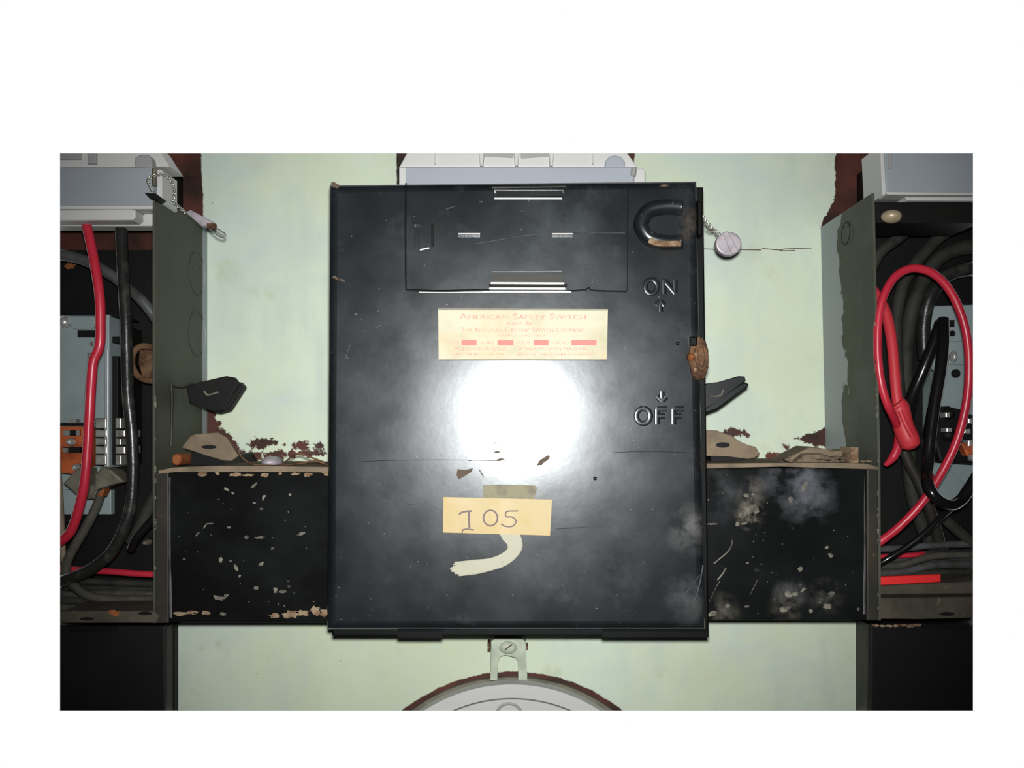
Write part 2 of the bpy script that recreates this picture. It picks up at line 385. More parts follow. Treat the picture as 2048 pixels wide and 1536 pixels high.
# slightly raised upper plate around the slots, drawn as a thin folded rim with pressed louvres
for nm, pts, w in (('plate_rim', [(812,366),(811,470),(812,580)], 1.6), ('plate_rim', [(1256,366),(1255,470),(1255,582)], 1.0)):
    part(nm, 'enamel_dark', cover, lambda b: b.tube([(x, y, LID) for x, y in pts], w, n=8, flat=.4))
part('plate_rim', 'enamel_dark', cover, lambda b: b.tube([(812,580,LID),(870,582,LID),(930,581,LID),(980,580,LID)], 2.2, n=8, flat=.4))
part('plate_rim', 'glint_edge', cover, lambda b: b.tube([(838,584,LID),(900,584.5,LID),(980,583,LID)], 1.2, n=10, flat=.3))
part('plate_rim', 'enamel_dark', cover, lambda b: b.tube([(1134,582,LID),(1168,580,LID),(1178,576,LID),(1188,581,LID),(1254,583,LID)], 1.6, n=8, flat=.5))
def bar(nm, mt, x0, y0, x1, y1, r, fl=.28, d=LID, parent=None):
    return part(nm, mt, parent or cover, lambda b: b.tube([(x0,y0,d),(x1,y1,d)], r, n=16, flat=fl))
o = bar('louvre_lip', 'glint_edge', 989, 396, 1124, 396, 3.0); o['label'] = 'lower lip with a highlight put into its colour'
bar('louvre_lip', 'brown_black', 984, 375, 1132, 373, 1.8)
part('louvre_blade', 'enamel', cover, lambda b: b.prism([(992,381),(1126,380),(1124,392),(994,393)], LID-.0035, LID-.0012))
bar('louvre_lip', 'glint_edge', 982, 565.5, 1128, 566, 3.2); bar('louvre_lip', 'glint_edge', 979, 576, 1130, 576.5, 3.6); bar('louvre_lip', 'glint_edge', 966, 583, 1142, 583, 2.2)
bar('louvre_gap', 'matt_black', 978, 571, 1134, 571, 2.6, .5)
bar('louvre_lip', 'roll_edge', 984, 543, 1124, 542.5, 1.6)
part('louvre_blade', 'brown_black', cover, lambda b: b.prism([(984,547),(1126,547),(1128,563),(986,563)], LID-.0035, LID-.0008))
bar('slot_lip', 'glint_edge', 917, 467, 960, 467, 2.0); bar('slot_lip', 'glint_edge', 1105, 467, 1146, 467, 2.0)
bar('slot_lip', 'glint_edge', 840, 499, 858, 495, 2.4); bar('slot_lip', 'enamel_dark', 865, 447, 865, 494, 2.2)
part('groove_dust', 'chip_tan', cover, lambda b: b.tube([(1298,480,LID-.0026),(1318,487,LID-.0030),(1362,487,LID-.0030)], 6, n=10, flat=.4))
# embossed ON / OFF
def strokes(b, list_, r, d, flat=.2):
    for st in list_: b.tube([(x, y, d) for x, y in st], r, n=12, flat=flat, steps=6 if len(st) > 2 else 1)
def ell(cx, cy, rx, ry, n=14): return [(cx+rx*math.sin(i*2*math.pi/n), cy-ry*math.cos(i*2*math.pi/n)) for i in range(n+1)]
part('embossed_on', 'enamel', cover, lambda b: strokes(b, [ell(1303,573,12,14), [(1328,588),(1328,560)], [(1328,560),(1350,586)], [(1350,586),(1350,559)],
      [(1321,624),(1321,606)], [(1313,611),(1321,603)], [(1321,603),(1329,611)]], 5.2, LID))
part('embossed_off', 'enamel', cover, lambda b: strokes(b, [ell(1287,832,14,15), [(1314,849),(1314,818)], [(1314,818),(1334,818)], [(1314,832),(1330,832)],
      [(1347,849),(1347,818)], [(1347,818),(1368,818)], [(1347,832),(1363,832)], [(1324,783),(1324,799)], [(1314,793),(1324,802)], [(1324,802),(1333,793)]], 5.4, LID))
part('rivet', 'gloss_black', cover, lambda b: b.dome(1355, 687, 4, 4, LID-.0003, LID+.0012, n=12, m=4))
part('rivet', 'gloss_black', cover, lambda b: b.dome(1190, 957, 4, 4, LID-.0003, LID+.0012, n=12, m=4))
def chips(b):
    b.prism([(915,938),(930,940),(946,936),(943,944),(934,949),(930,952),(917,959),(913,950)], LID-.0003, LID+.0001)
    b.prism([(1073,931),(1080,920),(1090,914),(1097,910),(1100,913),(1096,920),(1087,926),(1084,930)], LID-.0003, LID+.0001)
    for x, y, rx, ry, r in ((990,886,6,1.3,0),(995,904,7,2.2,0),(1000,919,10,2,-.1),(940,921,5,1,0),(963,947,8,1.2,1),(670,370,8,5,.3),(672,556,9,3,.5),(684,560,6,2.5,.4),(1330,371,8,2.5,0)):
        b.blotch(x, y, rx, ry, LID, r)
part('paint_chip', 'chip', cover, chips)
for pts, w in (([(750,656),(762,650)],1.6),([(712,668),(735,660)],1.3),([(690,718),(700,690)],1.2),([(893,418),(910,412)],1.2),
               ([(950,488),(985,482),(1060,470),(1150,466),(1250,466)],.8),([(1112,1058),(1180,1054)],.9),([(1365,1195),(1400,1150)],.9),([(1390,1200),(1400,1165),(1406,1130)],1.6),([(1372,1230),(1395,1170)],.8),([(760,1000),(830,1010)],.8)):
    part('scratch', 'smudge', cover, lambda b: b.tube([(x, y, LID) for x, y in pts], w, n=6, flat=.12, steps=4))
for pts in ([(712,924),(780,921),(900,920),(1005,922)], [(1228,905),(1300,903),(1392,906)]):
    part('crease', 'enamel_dark', cover, lambda b: b.tube([(x, y, LID) for x, y in pts], .5, n=6, flat=.12, steps=4))
# name plate
npz = part('name_plate', 'plate_paper', cover, lambda b: b.prism([(876,617),(1216,618),(1214,721),(877,721)], LID-.0002, LID+.0008, .0002, 1))
def lettering(b):
    d = LID+.0008
    b.text('American Safety Switch', 1045, 633, 12, d, width=253, caps_scale=.74)
    b.text('MADE  BY', 1040, 647, 6, d, width=50)
    b.text('The American Electric Switch Company', 1045, 660, 9.5, d, width=246, caps_scale=.76)
    b.text('MINERVA, OHIO   U.S.A.', 1044, 671.5, 5.5, d, width=98)
    for t, x in (('TYPE', 906), ('AMPS', 974), ('VOLTS', 1047), ('CAT. NO.', 1122)): b.text(t, x, 685.5, 6, d, width=26 if len(t) < 6 else 34)
    b.text('PATENTED IN U.S.A.', 962, 697.5, 6.5, d, width=104)
    b.text('OTHER PATENTS PENDING', 1106, 697.5, 6, d, width=140)
    b.text('SWITCH MUST BE OFF', 957, 708.5, 5.5, d, width=106)
    b.text('BEFORE THE COVER IS OPENED', 1112, 708.5, 5.5, d, width=152)
part('lettering', 'plate_red', npz, lettering)
part('colour_block', 'plate_red2', npz, lambda b: [b.rect(x0, 680, x1, 691, LID+.0007, LID+.00095) for x0, x1 in ((923,953),(995,1027),(1067,1097),(1143,1193))])
part('plate_border', 'lug_grey', npz, lambda b: (b.tube([(877,619,LID+.0008),(1215,620,LID+.0008)], 1, n=6, flat=.3), b.tube([(878,720,LID+.0008),(1214,720,LID+.0008)], 1.2, n=6, flat=.3)))
# tapes
o = part('old_tape', 'tape_old', cover, lambda b: b.prism([(966,970),(1010,969),(1070,971),(1075,976),(1068,998),(1066,1003),(965,1003)], LID-.0002, LID+.0002))
o['label'] = 'torn grey remnant of older tape'
def brush(b):
    base = [(1010,1056),(1026,1076),(1030,1092),(1024,1106),(1006,1120),(980,1129),(950,1134),(925,1137),(905,1138)]
    for k in range(13):
        o_ = -14.5 + 29*k/12; end = random.uniform(-6, 6) + abs(o_)*.6; n0 = len(base); pts = []
        for i, (x, y) in enumerate(base):
            a, c = base[max(i-1,0)], base[min(i+1,n0-1)]; tx, ty = c[0]-a[0], c[1]-a[1]; l = math.hypot(tx, ty)
            w = 1.0 if i < 3 else .8 if i < 6 else .95
            pts.append((x - ty/l*o_*w, y + tx/l*o_*w, LID+.00012+.00001*k))
        pts[-1] = (pts[-1][0]+end, pts[-1][1], pts[-1][2])
        b.tube(pts, 1.7 if random.random() < .75 else 1.0, n=6, flat=.12, steps=4)
    b.prism([(996,1062),(1040,1062),(1043,1086),(1030,1094),(1016,1090),(1006,1080)], LID-.0002, LID+.0004)
    b.ellipse(938,1136,36,12,LID-.0002,LID+.0002,n=16,rot=-.08)
part('painted_numeral', 'numeral', cover, brush)
tp = part('number_tape', 'tape', cover, lambda b: b.prism([(887,994),(1104,999),(1100,1071),(886,1065)], LID-.0002, LID+.0007))
def hand(b):
    d = LID+.00072
    for st, w in (([(918,1029),(926,1024),(943,1022)],1.6), ([(938,1022),(938,1040),(939,1056)],1.8), ([(924,1061),(933,1058),(948,1060)],1.3), ([(926,1058),(924,1066)],1.2),
                  (ell(981,1036,14,15.5),1.5), ([(1036,1022),(1014,1023),(1012,1033),(1024,1034),(1032,1042),(1026,1052),(1012,1053),(1002,1048)],1.3)):
        b.tube([(x, y, d) for x, y in st], w, n=6, flat=.15, steps=5)
part('handwritten_number', 'ink', tp, hand)
# rusty latch at the right edge
def latch(b):
    b.prism([(1384,676),(1400,672),(1412,680),(1418,700),(1418,735),(1410,757),(1394,760),(1384,748),(1378,722),(1380,700)], .108, .128, .002, 2)
    b.tube([(1398,690,.130),(1392,705,.130),(1396,728,.130),(1406,738,.130),(1413,715,.130),(1408,694,.130),(1398,690,.130)], 4, n=10)
    b.tube([(1403,676,.129),(1412,700,.129),(1413,735,.129),(1400,755,.129)], 3, n=8)
la = part('latch', 'rust', sw, latch)
part('keeper', 'enamel_dark', la, lambda b: b.rect(1381,673,1395,692,.120,.1295,.001))
part('knob', 'orange_rust', la, lambda b: b.dome(1381, 715, 8, 9, .125, .131, n=14, m=4))
# operating lever at the right
lv = part('lever', 'gloss_black', sw, lambda b: (b.prism([(1405,768),(1436,764),(1478,752),(1490,753),(1492,762),(1430,806),(1405,822)], .088, .092, .0008, 2),
       b.prism([(1405,800),(1440,790),(1490,764),(1498,768),(1496,774),(1436,818),(1405,829)], .076, .086, .001, 2)))
lv['label'] = 'black double plated lever'
part('lever_groove_glint', 'chip_pale', lv, lambda b: b.tube([(1421,793,.0922),(1440,791,.0922),(1447,780,.0922)], 1.6, n=8, flat=.4))  # pale line paints the highlight in the lever's groove
part('staple', 'enamel_dark', sw, lambda b: b.rect(1396,400,1406,470,.108,.124,.0012))

# ================================================================== CONNECTING DUCTS
GR = 'connecting ducts either side of the switch'
dl = thing('cable_duct', 'black chipped duct cover left of the switch, with rust specks along its lower edge', 'duct', P(500,1245,0))
part('front_cover', 'duct', dl, lambda b: b.rect(336,944,663,1246,.0005,FRONT,.0018,3))
part('edge_roll', 'roll_edge', dl, lambda b: b.tube([(341,954,FRONT-.0006),(341,1090,FRONT-.0006),(342,1236,FRONT-.0004)], 3.6, n=12, flat=.5))
part('dusty_top', 'dust', dl, lambda b: (b.prism([(316,941),(345,935),(420,932),(520,932),(663,934),(663,945),(560,944),(350,944),(316,948)], .0005, FRONT+.0012, .0006, 1),))
def lchips(b):
    for x, y, rx, ry, r in ((519,1075,9,3,-.1),(493,1074,5,3,.4),(453,978,6,2.5,.4),(466,986,3,2,.8),(508,971,7,2.5,-.8),(527,995,6,2.5,-1.1),(602,1068,7,3,-.4),(545,1097,4,2.5,-.4),
        (441,1119,4,6,.1),(461,1122,3,2,0),(472,1136,3,7,-.5),(479,1152,2.5,2.5,0),(522,1128,5,3,-.4),(512,1176,5,4,0),(437,1195,13,4,.2),(452,1191,5,3,0),(551,1180,4,6,0),(566,1183,9,4,0),
        (395,1068,6,1.6,-.8),(410,1052,7,1.4,-.9),(421,1047,6,1.2,0),(368,1118,3,2,0),(580,990,3,3,0),(458,1055,4,2,0),(390,1226,3,2,0),(446,1228,7,3,.1),(578,1173,3,2,0),(576,1162,3,1.5,0),(523,1018,4,2,0),(508,1006,3,2,0)):
        b.blotch(x, y, rx, ry, FRONT, r)
    for i in range(26): b.blotch(random.uniform(350,640), random.uniform(960,1235), random.uniform(.8,1.5), random.uniform(.7,1.6), FRONT, n=6)
part('paint_chip', 'chip_pale', dl, lchips)
def lrust(b):
    for i in range(9): b.blotch(408+i*30+random.uniform(-8,8), 946+random.uniform(0,4), random.uniform(4,16), random.uniform(2,4.5), FRONT)
    for x, rx, ry, y in ((360,16,4,1227),(385,10,4,1225),(412,9,4,1226),(550,12,5,1232),(582,14,7,1229),(605,12,6,1226),(632,10,10,1223),(648,8,7,1226)): b.blotch(x, y, rx, ry, FRONT)
part('rust_patch', 'chip_tan', dl, lrust)

dr = thing('cable_duct', 'black duct cover right of the switch, smudged with grey dust and pale splashes', 'duct', P(1590,1240,0))
part('front_cover', 'duct_scuffed', dr, lambda b: b.rect(1408,936,1733,1241,.0005,FRONT,.0018,3))
part('edge_roll', 'roll_edge', dr, lambda b: b.tube([(1726,950,FRONT-.0006),(1728,1090,FRONT-.0006),(1728,1228,FRONT-.0004)], 3.6, n=12, flat=.5))
part('dusty_top', 'dust', dr, lambda b: b.prism([(1408,927),(1560,926),(1690,926),(1735,927),(1757,934),(1757,939),(1700,937),(1560,933),(1408,937)], .0005, FRONT+.0012, .0006, 1))
def rchips(b):
    for x, y, rx, ry, r in ((1512,1022,5,6,.2),(1503,1015,4,4,0),(1484,1030,8,5,-.3),(1475,1048,5,4,.3),(1422,1048,10,1.8,0),(1488,1047,7,1.8,0),(1492,990,6,4,.2),(1508,990,5,3,.4),
        (1609,972,4,9,.5),(1581,998,4,6,0),(1654,1095,5,2.5,-.6),(1662,1110,5,4,.2),(1576,1187,9,6,.4),(1590,1188,6,4,0),(1606,1180,7,2.5,-.6),(1655,1213,8,6,0),(1640,1205,3,2,0),(1663,1188,6,5,.4),
        (1570,1218,12,5,-.2),(1622,1222,5,4,0),(1455,1212,4,5,0),(1494,1213,5,2,0),(1425,1228,8,5,-.5),(1495,1126,3,1.6,0),(1600,1138,4,5,0),(1717,1218,3,3,0)):
        b.blotch(x, y, rx, ry, FRONT, r)
    for pts, w in (([(1428,1127),(1440,1117),(1453,1106),(1462,1094),(1465,1080)],1.5), ([(1435,1160),(1445,1148),(1452,1136)],1.8), ([(1418,1205),(1432,1175),(1440,1162)],.6), ([(1500,1190),(1515,1160)],.6)):
        b.tube([(x, y, FRONT) for x, y in pts], w, n=6, flat=.1, steps=5)
    for i in range(24): b.blotch(random.uniform(1415,1720), random.uniform(945,1232), random.uniform(.8,1.5), random.uniform(.7,1.8), FRONT, n=6)
part('paint_chip', 'chip_pale', dr, rchips)

# ================================================================== OPEN METER TROUGHS
def trough(side):
    L = side < 0
    t = thing('meter_trough', 'open black meter trough at the left, one red cable hanging down through it' if L else
              'open black meter trough at the right, holding the looped red cable', 'trough', P(215 if L else 1850, 1245, 0))
    if L: top, mid, bot = P(310,386,FRONT), P(310,944,FRONT), P(312,1246,FRONT)
    else: top, mid, bot = P(1744,386,FRONT), P(1756,934,FRONT), P(1757,1241,FRONT)
    th = .0016 * (-side) * -1
    sm = MB()
    for a, b in ((top, mid), (mid, bot)):
        v = []
        for q in (a, b):
            v.append(q)
        sm.hexa([v[0], v[1], v[1]+Vector((th,0,0)), v[0]+Vector((th,0,0)),
                 Vector((v[0].x*1.0, -.0005, v[0].z)), Vector((v[1].x, -.0005, v[1].z)), Vector((v[1].x+th, -.0005, v[1].z)), Vector((v[0].x+th, -.0005, v[0].z))])
    sm.build('side_wall', 'side_left' if L else 'side_right', t)
    if L:
        part('front_corner', 'brown_black', t, lambda b: b.rect(310,944,337,1246,.085,FRONT+.0003,.0008))
        part('edge_wear', 'chip_pale', t, lambda b: [b.blotch(310.5, random.uniform(790,1230), 1.6, random.uniform(2,8), FRONT+.0003, n=8) for i in range(14)])
        part('back_panel', 'matt_black', t, lambda b: b.rect(100,500,403,1215,.0005,.004))
        part('bottom_flange', 'dust_dark', t, lambda b: (b.prism([(118,1224),(200,1222),(310,1223),(320,1232),(312,1246),(118,1246)], .0005, FRONT+.0006, .0008, 1)))
        [part('flange_hole', 'matt_black', t, lambda b: b.ellipse(x,y,14,3.5,FRONT-.001,FRONT+.0009,n=20)) for x, y in ((174,1238),(290,1227))]
        part('rust_patch', 'orange_rust', t, lambda b: b.blotch(228,1226,13,5,FRONT+.0007))
    else:
        part('front_corner', 'brown_black', t, lambda b: b.rect(1734,938,1757,1241,.085,FRONT+.0003,.0008))
        part('edge_wear', 'chip_pale', t, lambda b: [b.blotch(1745+(y-400)/534*11 if y < 934 else 1756, y, 1.3, random.uniform(2,9), FRONT+.0003, n=8) for y in [random.uniform(640,1225) for i in range(22)]])
        part('back_panel', 'matt_black', t, lambda b: b.rect(1664,440,1970,1200,.0005,.004))
        part('top_flange', 'matt_black', t, lambda b: b.rect(1746,404,1960,446,.06,.0985,.001))
        part('bottom_flange', 'dust_dark', t, lambda b: b.prism([(1760,1196),(1960,1194),(1960,1236),(1840,1238),(1760,1238)], .0005, FRONT+.0006, .0008, 1))
        part('flange_hole', 'matt_black', t, lambda b: b.ellipse(1894,1228,15,4,FRONT-.001,FRONT+.0009,n=20))
        part('dusty_rail', 'dust_dark', t, lambda b: b.prism([(1760,1172),(1960,1163),(1960,1188),(1760,1190)], .06, .094, .0008, 1))
        bo = part('bolt_head', 'tan_bolt', t, lambda b: b.dome(1781, 434, 21, 14, .098, .106, n=24, m=6))
        bo['label'] = 'tan rounded bolt head'
    # pressed knock-outs on the side wall
    def ko(b):
        X = (top.x if L else top.x) + (.0002 if L else -.0008)
        for zc, r, yc in ([(P(0,548,.02).z,.016,-.022),(P(0,668,.02).z,.017,-.022)] if L else [(P(0,470,.05).z,.008,-.055)]):
            n = 28; ring = []
            for i in range(n):
                a = i*2*math.pi/n; sub = []
                for k in range(8):
                    c = k*2*math.pi/8; rr = r + .0004*math.cos(c)
                    sub.append(b.bm.verts.new(Vector((X + .0003*math.sin(c), yc + rr*math.cos(a), zc + rr*math.sin(a)))))
                ring.append(sub)
            for i in range(n):
                for k in range(8): b.bm.faces.new((ring[i][k], ring[(i+1) % n][k], ring[(i+1) % n][(k+1) % 8], ring[i][(k+1) % 8]))
    part('knockout_ring', 'matt_black' if not L else 'side_left', t, ko)
    return t
TL = trough(-1); TR = trough(1)
# rusted bushing seen inside the left trough
tag(part('cable_lug', 'rust', None, lambda b: (b.tube([(312,697,.05),(285,692,.05),(268,704,.05),(264,728,.05),(274,750,.05),(292,760,.05),(312,762,.05)], 6.5, n=12),
     b.prism([(278,700),(312,697),(312,762),(284,752),(276,728)], .035, .045, .001))), 'brown bent metal lug half hidden behind the left trough side', 'lug')

# ================================================================== LOWER BOXES
for L in (1, 0):
    t = thing('lower_switch_box', 'plain black box below the left trough, cut by a pale green wall strip' if L else
              'plain black box below the right trough with rust along its top edge', 'switch box', P(225 if L else 1840, 1421, 0))
    if L:
        t['label'] = 'plain black box below the left trough with a clean top edge'
        part('cover', 'boxblack', t, lambda b: b.rect(100,1250,330,1440,.0225,.027,.0012))
        part('box_side', 'brown_black', t, lambda b: b.rect(100,1254,332,1440,.008,.0225))
        part('mounting_base', 'matt_black', t, lambda b: b.rect(100,1250,349,1440,.0005,.008))
        part('top_lip', 'matt_black', t, lambda b: b.prism([(134,1250),(232,1252),(230,1264),(140,1264)], .0265, .0285, .0005, 1))
    else:
        part('cover', 'boxblack', t, lambda b: b.rect(1742,1250,1970,1440,.0225,.027,.0012))
        part('box_side', 'brown_black', t, lambda b: b.rect(1734,1248,1970,1440,.0005,.0225,.0008))
        part('rust_patch', 'chip_tan', t, lambda b: [b.blotch(1725+i*14+12, 1251+random.uniform(-1,2), 8, 2.5, .0225 if i < 0 else .0272) for i in range(1,8)])
        part('top_lip', 'matt_black', t, lambda b: b.prism([(1842,1247),(1940,1247),(1936,1258),(1846,1257)], .0265, .0285, .0005, 1))

# ================================================================== GREY METERS ALONG THE TOP
ml = thing('electricity_meter', 'grey meter at the top left with a wire seal on its corner', 'meter', P(210,440,.066), 'grey plastic meters along the top')
part('meter_body', 'meter_blue', ml, lambda b: b.prism([(90,334),(305,334),(308,360),(306,412),(90,414)], .066, .0985, .001))
part('meter_cover', 'meter_pale', ml, lambda b: (b.prism([(90,290),(312,290),(340,333),(90,335)], .066, .090, .001)))
part('cover_recess', 'meter_mid', ml, lambda b: b.rect(90,296,161,319,.089,.0915,.0005))
part('cover_recess', 'meter_mid', ml, lambda b: b.rect(174,296,192,327,.089,.0925,.0008))
part('cover_boss', 'meter_mid', ml, lambda b: b.prism([(268,334),(270,314),(280,309),(296,309),(302,316),(304,336)], .089, .098, .001))
part('meter_lip', 'meter_pale', ml, lambda b: (b.prism([(90,419),(262,417),(270,420),(271,434),(264,440),(90,441)], .088, .1005, .0012, 3), b.rect(90,411,306,418,.086,.0995,.0006)))
part('meter_skirt', 'meter_pale', ml, lambda b: b.prism([(90,440),(270,440),(306,418),(306,450),(300,452),(90,452)], .070, .084, .0008))
part('side_rib', 'meter_pale', ml, lambda b: b.prism([(303,340),(320,338),(324,340),(324,404),(306,410)], .066, .0925, .0008))
part('terminal_screw', 'lug_grey', ml, lambda b: b.tube([(309,338,.1),(309,372,.1)], 5, n=10))
part('mounting_block', 'matt_black', ml, lambda b: b.rect(100,300,296,400,.0005,.066))

mc = thing('electricity_meter', 'pale grey meter peeping out above the centre of the main switch', 'meter', P(1040,358,.03), 'grey plastic meters along the top')
part('meter_body', 'meter_blue', mc, lambda b: b.prism([(798,333),(1268,333),(1268,420),(798,420)], .006, .070, .001))
part('body_end', 'meter_pale', mc, lambda b: b.rect(798,334,812,420,.03,.0712,.0006))
part('meter_cover', 'meter_pale', mc, lambda b: b.prism([(822,290),(1243,290),(1276,334),(798,334)], .006, .064, .001))
for x in (870, 1186): part('cover_rib', 'meter_pale', mc, lambda b: b.rect(x-1.5, 300, x+1.5, 327, .062, .0665, .0004))
for x in (963, 1033, 1103): part('cover_rib', 'meter_pale', mc, lambda b: b.prism([(x-6,300),(x+6,300),(x+3,331),(x-3,331)], .062, .070, .0008))
part('cover_recess', 'meter_mid', mc, lambda b: b.prism([(968,300),(1028,300),(1026,316),(970,313)], .062, .0645))
part('cover_recess', 'meter_mid', mc, lambda b: b.prism([(1040,300),(1098,300),(1097,313),(1042,317)], .062, .0645))
part('cover_boss', 'meter_blue', mc, lambda b: b.prism([(1210,334),(1211,322),(1218,313),(1230,310),(1242,313),(1250,323),(1250,334)], .062, .0695, .0008))
part('terminal_screw', 'bright_steel', mc, lambda b: b.tube([(1266,352,.072),(1268,338,.072)], 6, n=10))
part('body_lug', 'meter_pale', mc, lambda b: b.prism([(1268,336),(1284,335),(1291,341),(1292,400),(1268,400)], .045, .066, .001))

mr_ = thing('electricity_meter', 'grey meter at the top right above the looped red cable', 'meter', P(1850,400,.066), 'grey plastic meters along the top')
part('meter_body', 'meter_blue', mr_, lambda b: b.prism([(1768,290),(1970,290),(1970,386),(1773,386)], .066, .0985, .0008))
part('side_rib', 'meter_pale', mr_, lambda b: b.prism([(1760,290),(1768,290),(1773,386),(1765,392)], .066, .0975, .0006))
part('cover_recess', 'meter_mid', mr_, lambda b: b.rect(1777,290,1784,337,.097,.0995,.0005))
part('meter_lip', 'meter_pale', mr_, lambda b: (b.prism([(1773,383),(1970,385),(1970,390),(1775,389)], .086, .0995, .0005), b.prism([(1812,393),(1970,392),(1970,402),(1815,401)], .080, .0995, .001)))
part('mounting_block', 'matt_black', mr_, lambda b: b.rect(1785,296,1970,372,.0005,.066))

# ================================================================== ROUND METER AT THE BOTTOM
rm = thing('round_meter', 'top rim of a round pale grey meter below the main switch', 'meter', P(1024,1421,0))
def arc(b, r0, d0, d1, bevel, r1=None, cx=1024, cy=1692, n=72):
    a0, a1 = math.radians(205), math.radians(335)
    o_ = [(cx+r0*math.cos(a0+(a1-a0)*i/n), cy+r0*math.sin(a0+(a1-a0)*i/n)) for i in range(n+1)]
    i_ = [(cx+r1*math.cos(a1-(a1-a0)*i/n), cy+r1*math.sin(a1-(a1-a0)*i/n)) for i in range(n+1)]
    b.prism(o_+i_, d0, d1, bevel, 3)
part('base_ring', 'lug_grey', rm, lambda b: arc(b, 337, .0005, .006, .0006, 200))
part('outer_rim', 'meter_pale', rm, lambda b: arc(b, 323, .022, .034, .002, 296))
part('cover_plate', 'meter_pale', rm, lambda b: arc(b, 293, .018, .031, .001, 200))
part('inner_groove', 'matt_black', rm, lambda b: arc(b, 297, .018, .028, 0, 292))
part('raised_ring', 'meter_mid', rm, lambda b: b.tube([(x, y, .0312) for x, y in ell(1018,1434,26,27)], 3, n=10, flat=.5))
hb = thing('hanger_bracket', 'small green painted hanger bracket with a slotted screw under the main switch', 'bracket', P(1016,1355,0))
part('strap', 'greenpaint', hb, lambda b: (b.prism([(982,1284),(988,1278),(1045,1278),(1052,1284),(1052,1352),(1056,1362),(1036,1362),(1038,1320),(1032,1313),(1012,1310),(1000,1310),(995,1322),(995,1362),(980,1362)], .0005, .020, .0008)))
part('screw', 'greenpaint', hb, lambda b: b.dome(1016, 1295, 18, 13, .0195, .0235, n=24, m=5))
part('screw_slot', 'chip', hb, lambda b: b.tube([(1009,1301,.0225),(1016,1295,.0238),(1024,1289,.0225)], 1.3, n=6))
part('side_clip', 'rust', hb, lambda b: b.rect(975,1285,981,1304,.0005,.012))
part('side_clip', 'rust', hb, lambda b: b.rect(1053,1292,1056,1300,.0005,.012))

# ================================================================== BRACKETS, LUGS, DEBRIS
lb = thing('lever_bracket', 'black pierced lever sticking out from the left trough side', 'lever', P(420,790,.05))
part('lever', 'matt_black', lb, lambda b: (b.prism([(372,772),(400,764),(452,752),(468,755),(474,763),(474,772),(448,820),(430,825),(402,815),(378,806)], .055, .060, .001),
     b.prism([(440,764),(478,764),(486,773),(456,820),(436,826)], .044, .0535, .0012)))
part('lever_hole', 'chip_pale', lb, lambda b: b.tube([(408,782,.0602),(414,789,.0602),(424,788,.0602),(437,784,.0602)], 2.0, n=8, flat=.4))
part('bracket_plate', 'brown_black', lb, lambda b: (b.tube([(342,770,.0885),(344,800,.0885),(342,893,.0885)], 3, n=8), b.tube([(340,771,.0885),(366,774,.0705),(385,766,.058)], 2.4, n=8)))
for pts, hole, nm, lab in (([(362,896),(380,872),(390,868),(436,865),(452,874),(458,882),(476,912),(462,922),(446,921),(416,912),(396,903)], (418,894,15,4), 'a', 'dusty tan mounting lug on the left duct with an oval slot'),
                  ([(1402,860),(1434,861),(1464,872),(1482,886),(1512,894),(1520,908),(1510,916),(1496,918),(1450,912),(1402,912)], (1446,890,14,5.5), 'b', 'dusty tan mounting lug at the right edge of the main switch, rounded end')):
    t = thing('mounting_lug', lab, 'lug', P(pts[0][0], 925, .05))
    dd = .080 if nm == 'a' else .062
    part('plate', 'dust', t, lambda b: b.prism(pts, dd-.003, dd, .0006, 1))
    part('slot', 'matt_black', t, lambda b: b.ellipse(*hole, dd-.001, dd+.0003, n=20))
    part('foot', 'matt_black', t, lambda b: b.prism([(pts[0][0]+20,905),(pts[0][0]+80,912),(pts[0][0]+90,930),(pts[0][0]+20,930)], .0006, dd-.004))
t = part('bushing', 'orange_rust', None, lambda b: b.ellipse(352,919,10,12,.070,.092,.0015,n=20))
tag(t, 'small orange rusted bushing at the corner above the left duct', 'bushing')
def deb(b):
    d0 = .0006
    b.prism([(1562,928),(1580,914),(1604,902),(1622,893),(1650,897),(1668,901),(1684,912),(1700,899),(1712,906),(1722,929)], .045, .078, .003, 2)
    b.prism([(1588,929),(1612,908),(1640,906),(1676,916),(1690,929)], .075, .090, .003, 2)
    for i in range(40):
        x = random.uniform(1570,1735); dome = random.uniform(2,6)
        b.dome(x, random.uniform(914,930), dome*1.3, dome*.8, .085, .092, n=7, m=3)
t = part('crumbled_debris', 'dust', None, deb); tag(t, 'crumbled tan mortar and dust piled on the right duct', 'debris'); t['kind'] = 'stuff'
t = part('wood_block', 'orange_rust', None, lambda b: b.rect(1702,894,1718,928,.075,.094,.001)); t.data.materials[0] = M['chip_tan']
tag(t, 'small tan block upright in the corner of the right duct', 'block')
t = part('fallen_seal', 'seal', None, lambda b: b.dome(545, 924, 22, 12, .070, .082, n=24, m=6)); tag(t, 'grey rounded seal lying among wires on the left duct', 'seal')
t = part('loose_wire', 'rust', None, lambda b: (b.tube([(476,900,.085),(486,917,.085),(505,928,.085),(525,930,.085),(560,930,.085),(585,912,.085),(600,907,.085),(622,915,.085),(650,925,.085)], 1.8, n=6),
     b.tube([(562,930,.086),(600,927,.086),(630,922,.086),(655,930,.086)], 1.8, n=6))); tag(t, 'thin brown loose wire tangled on the left duct top', 'wire')

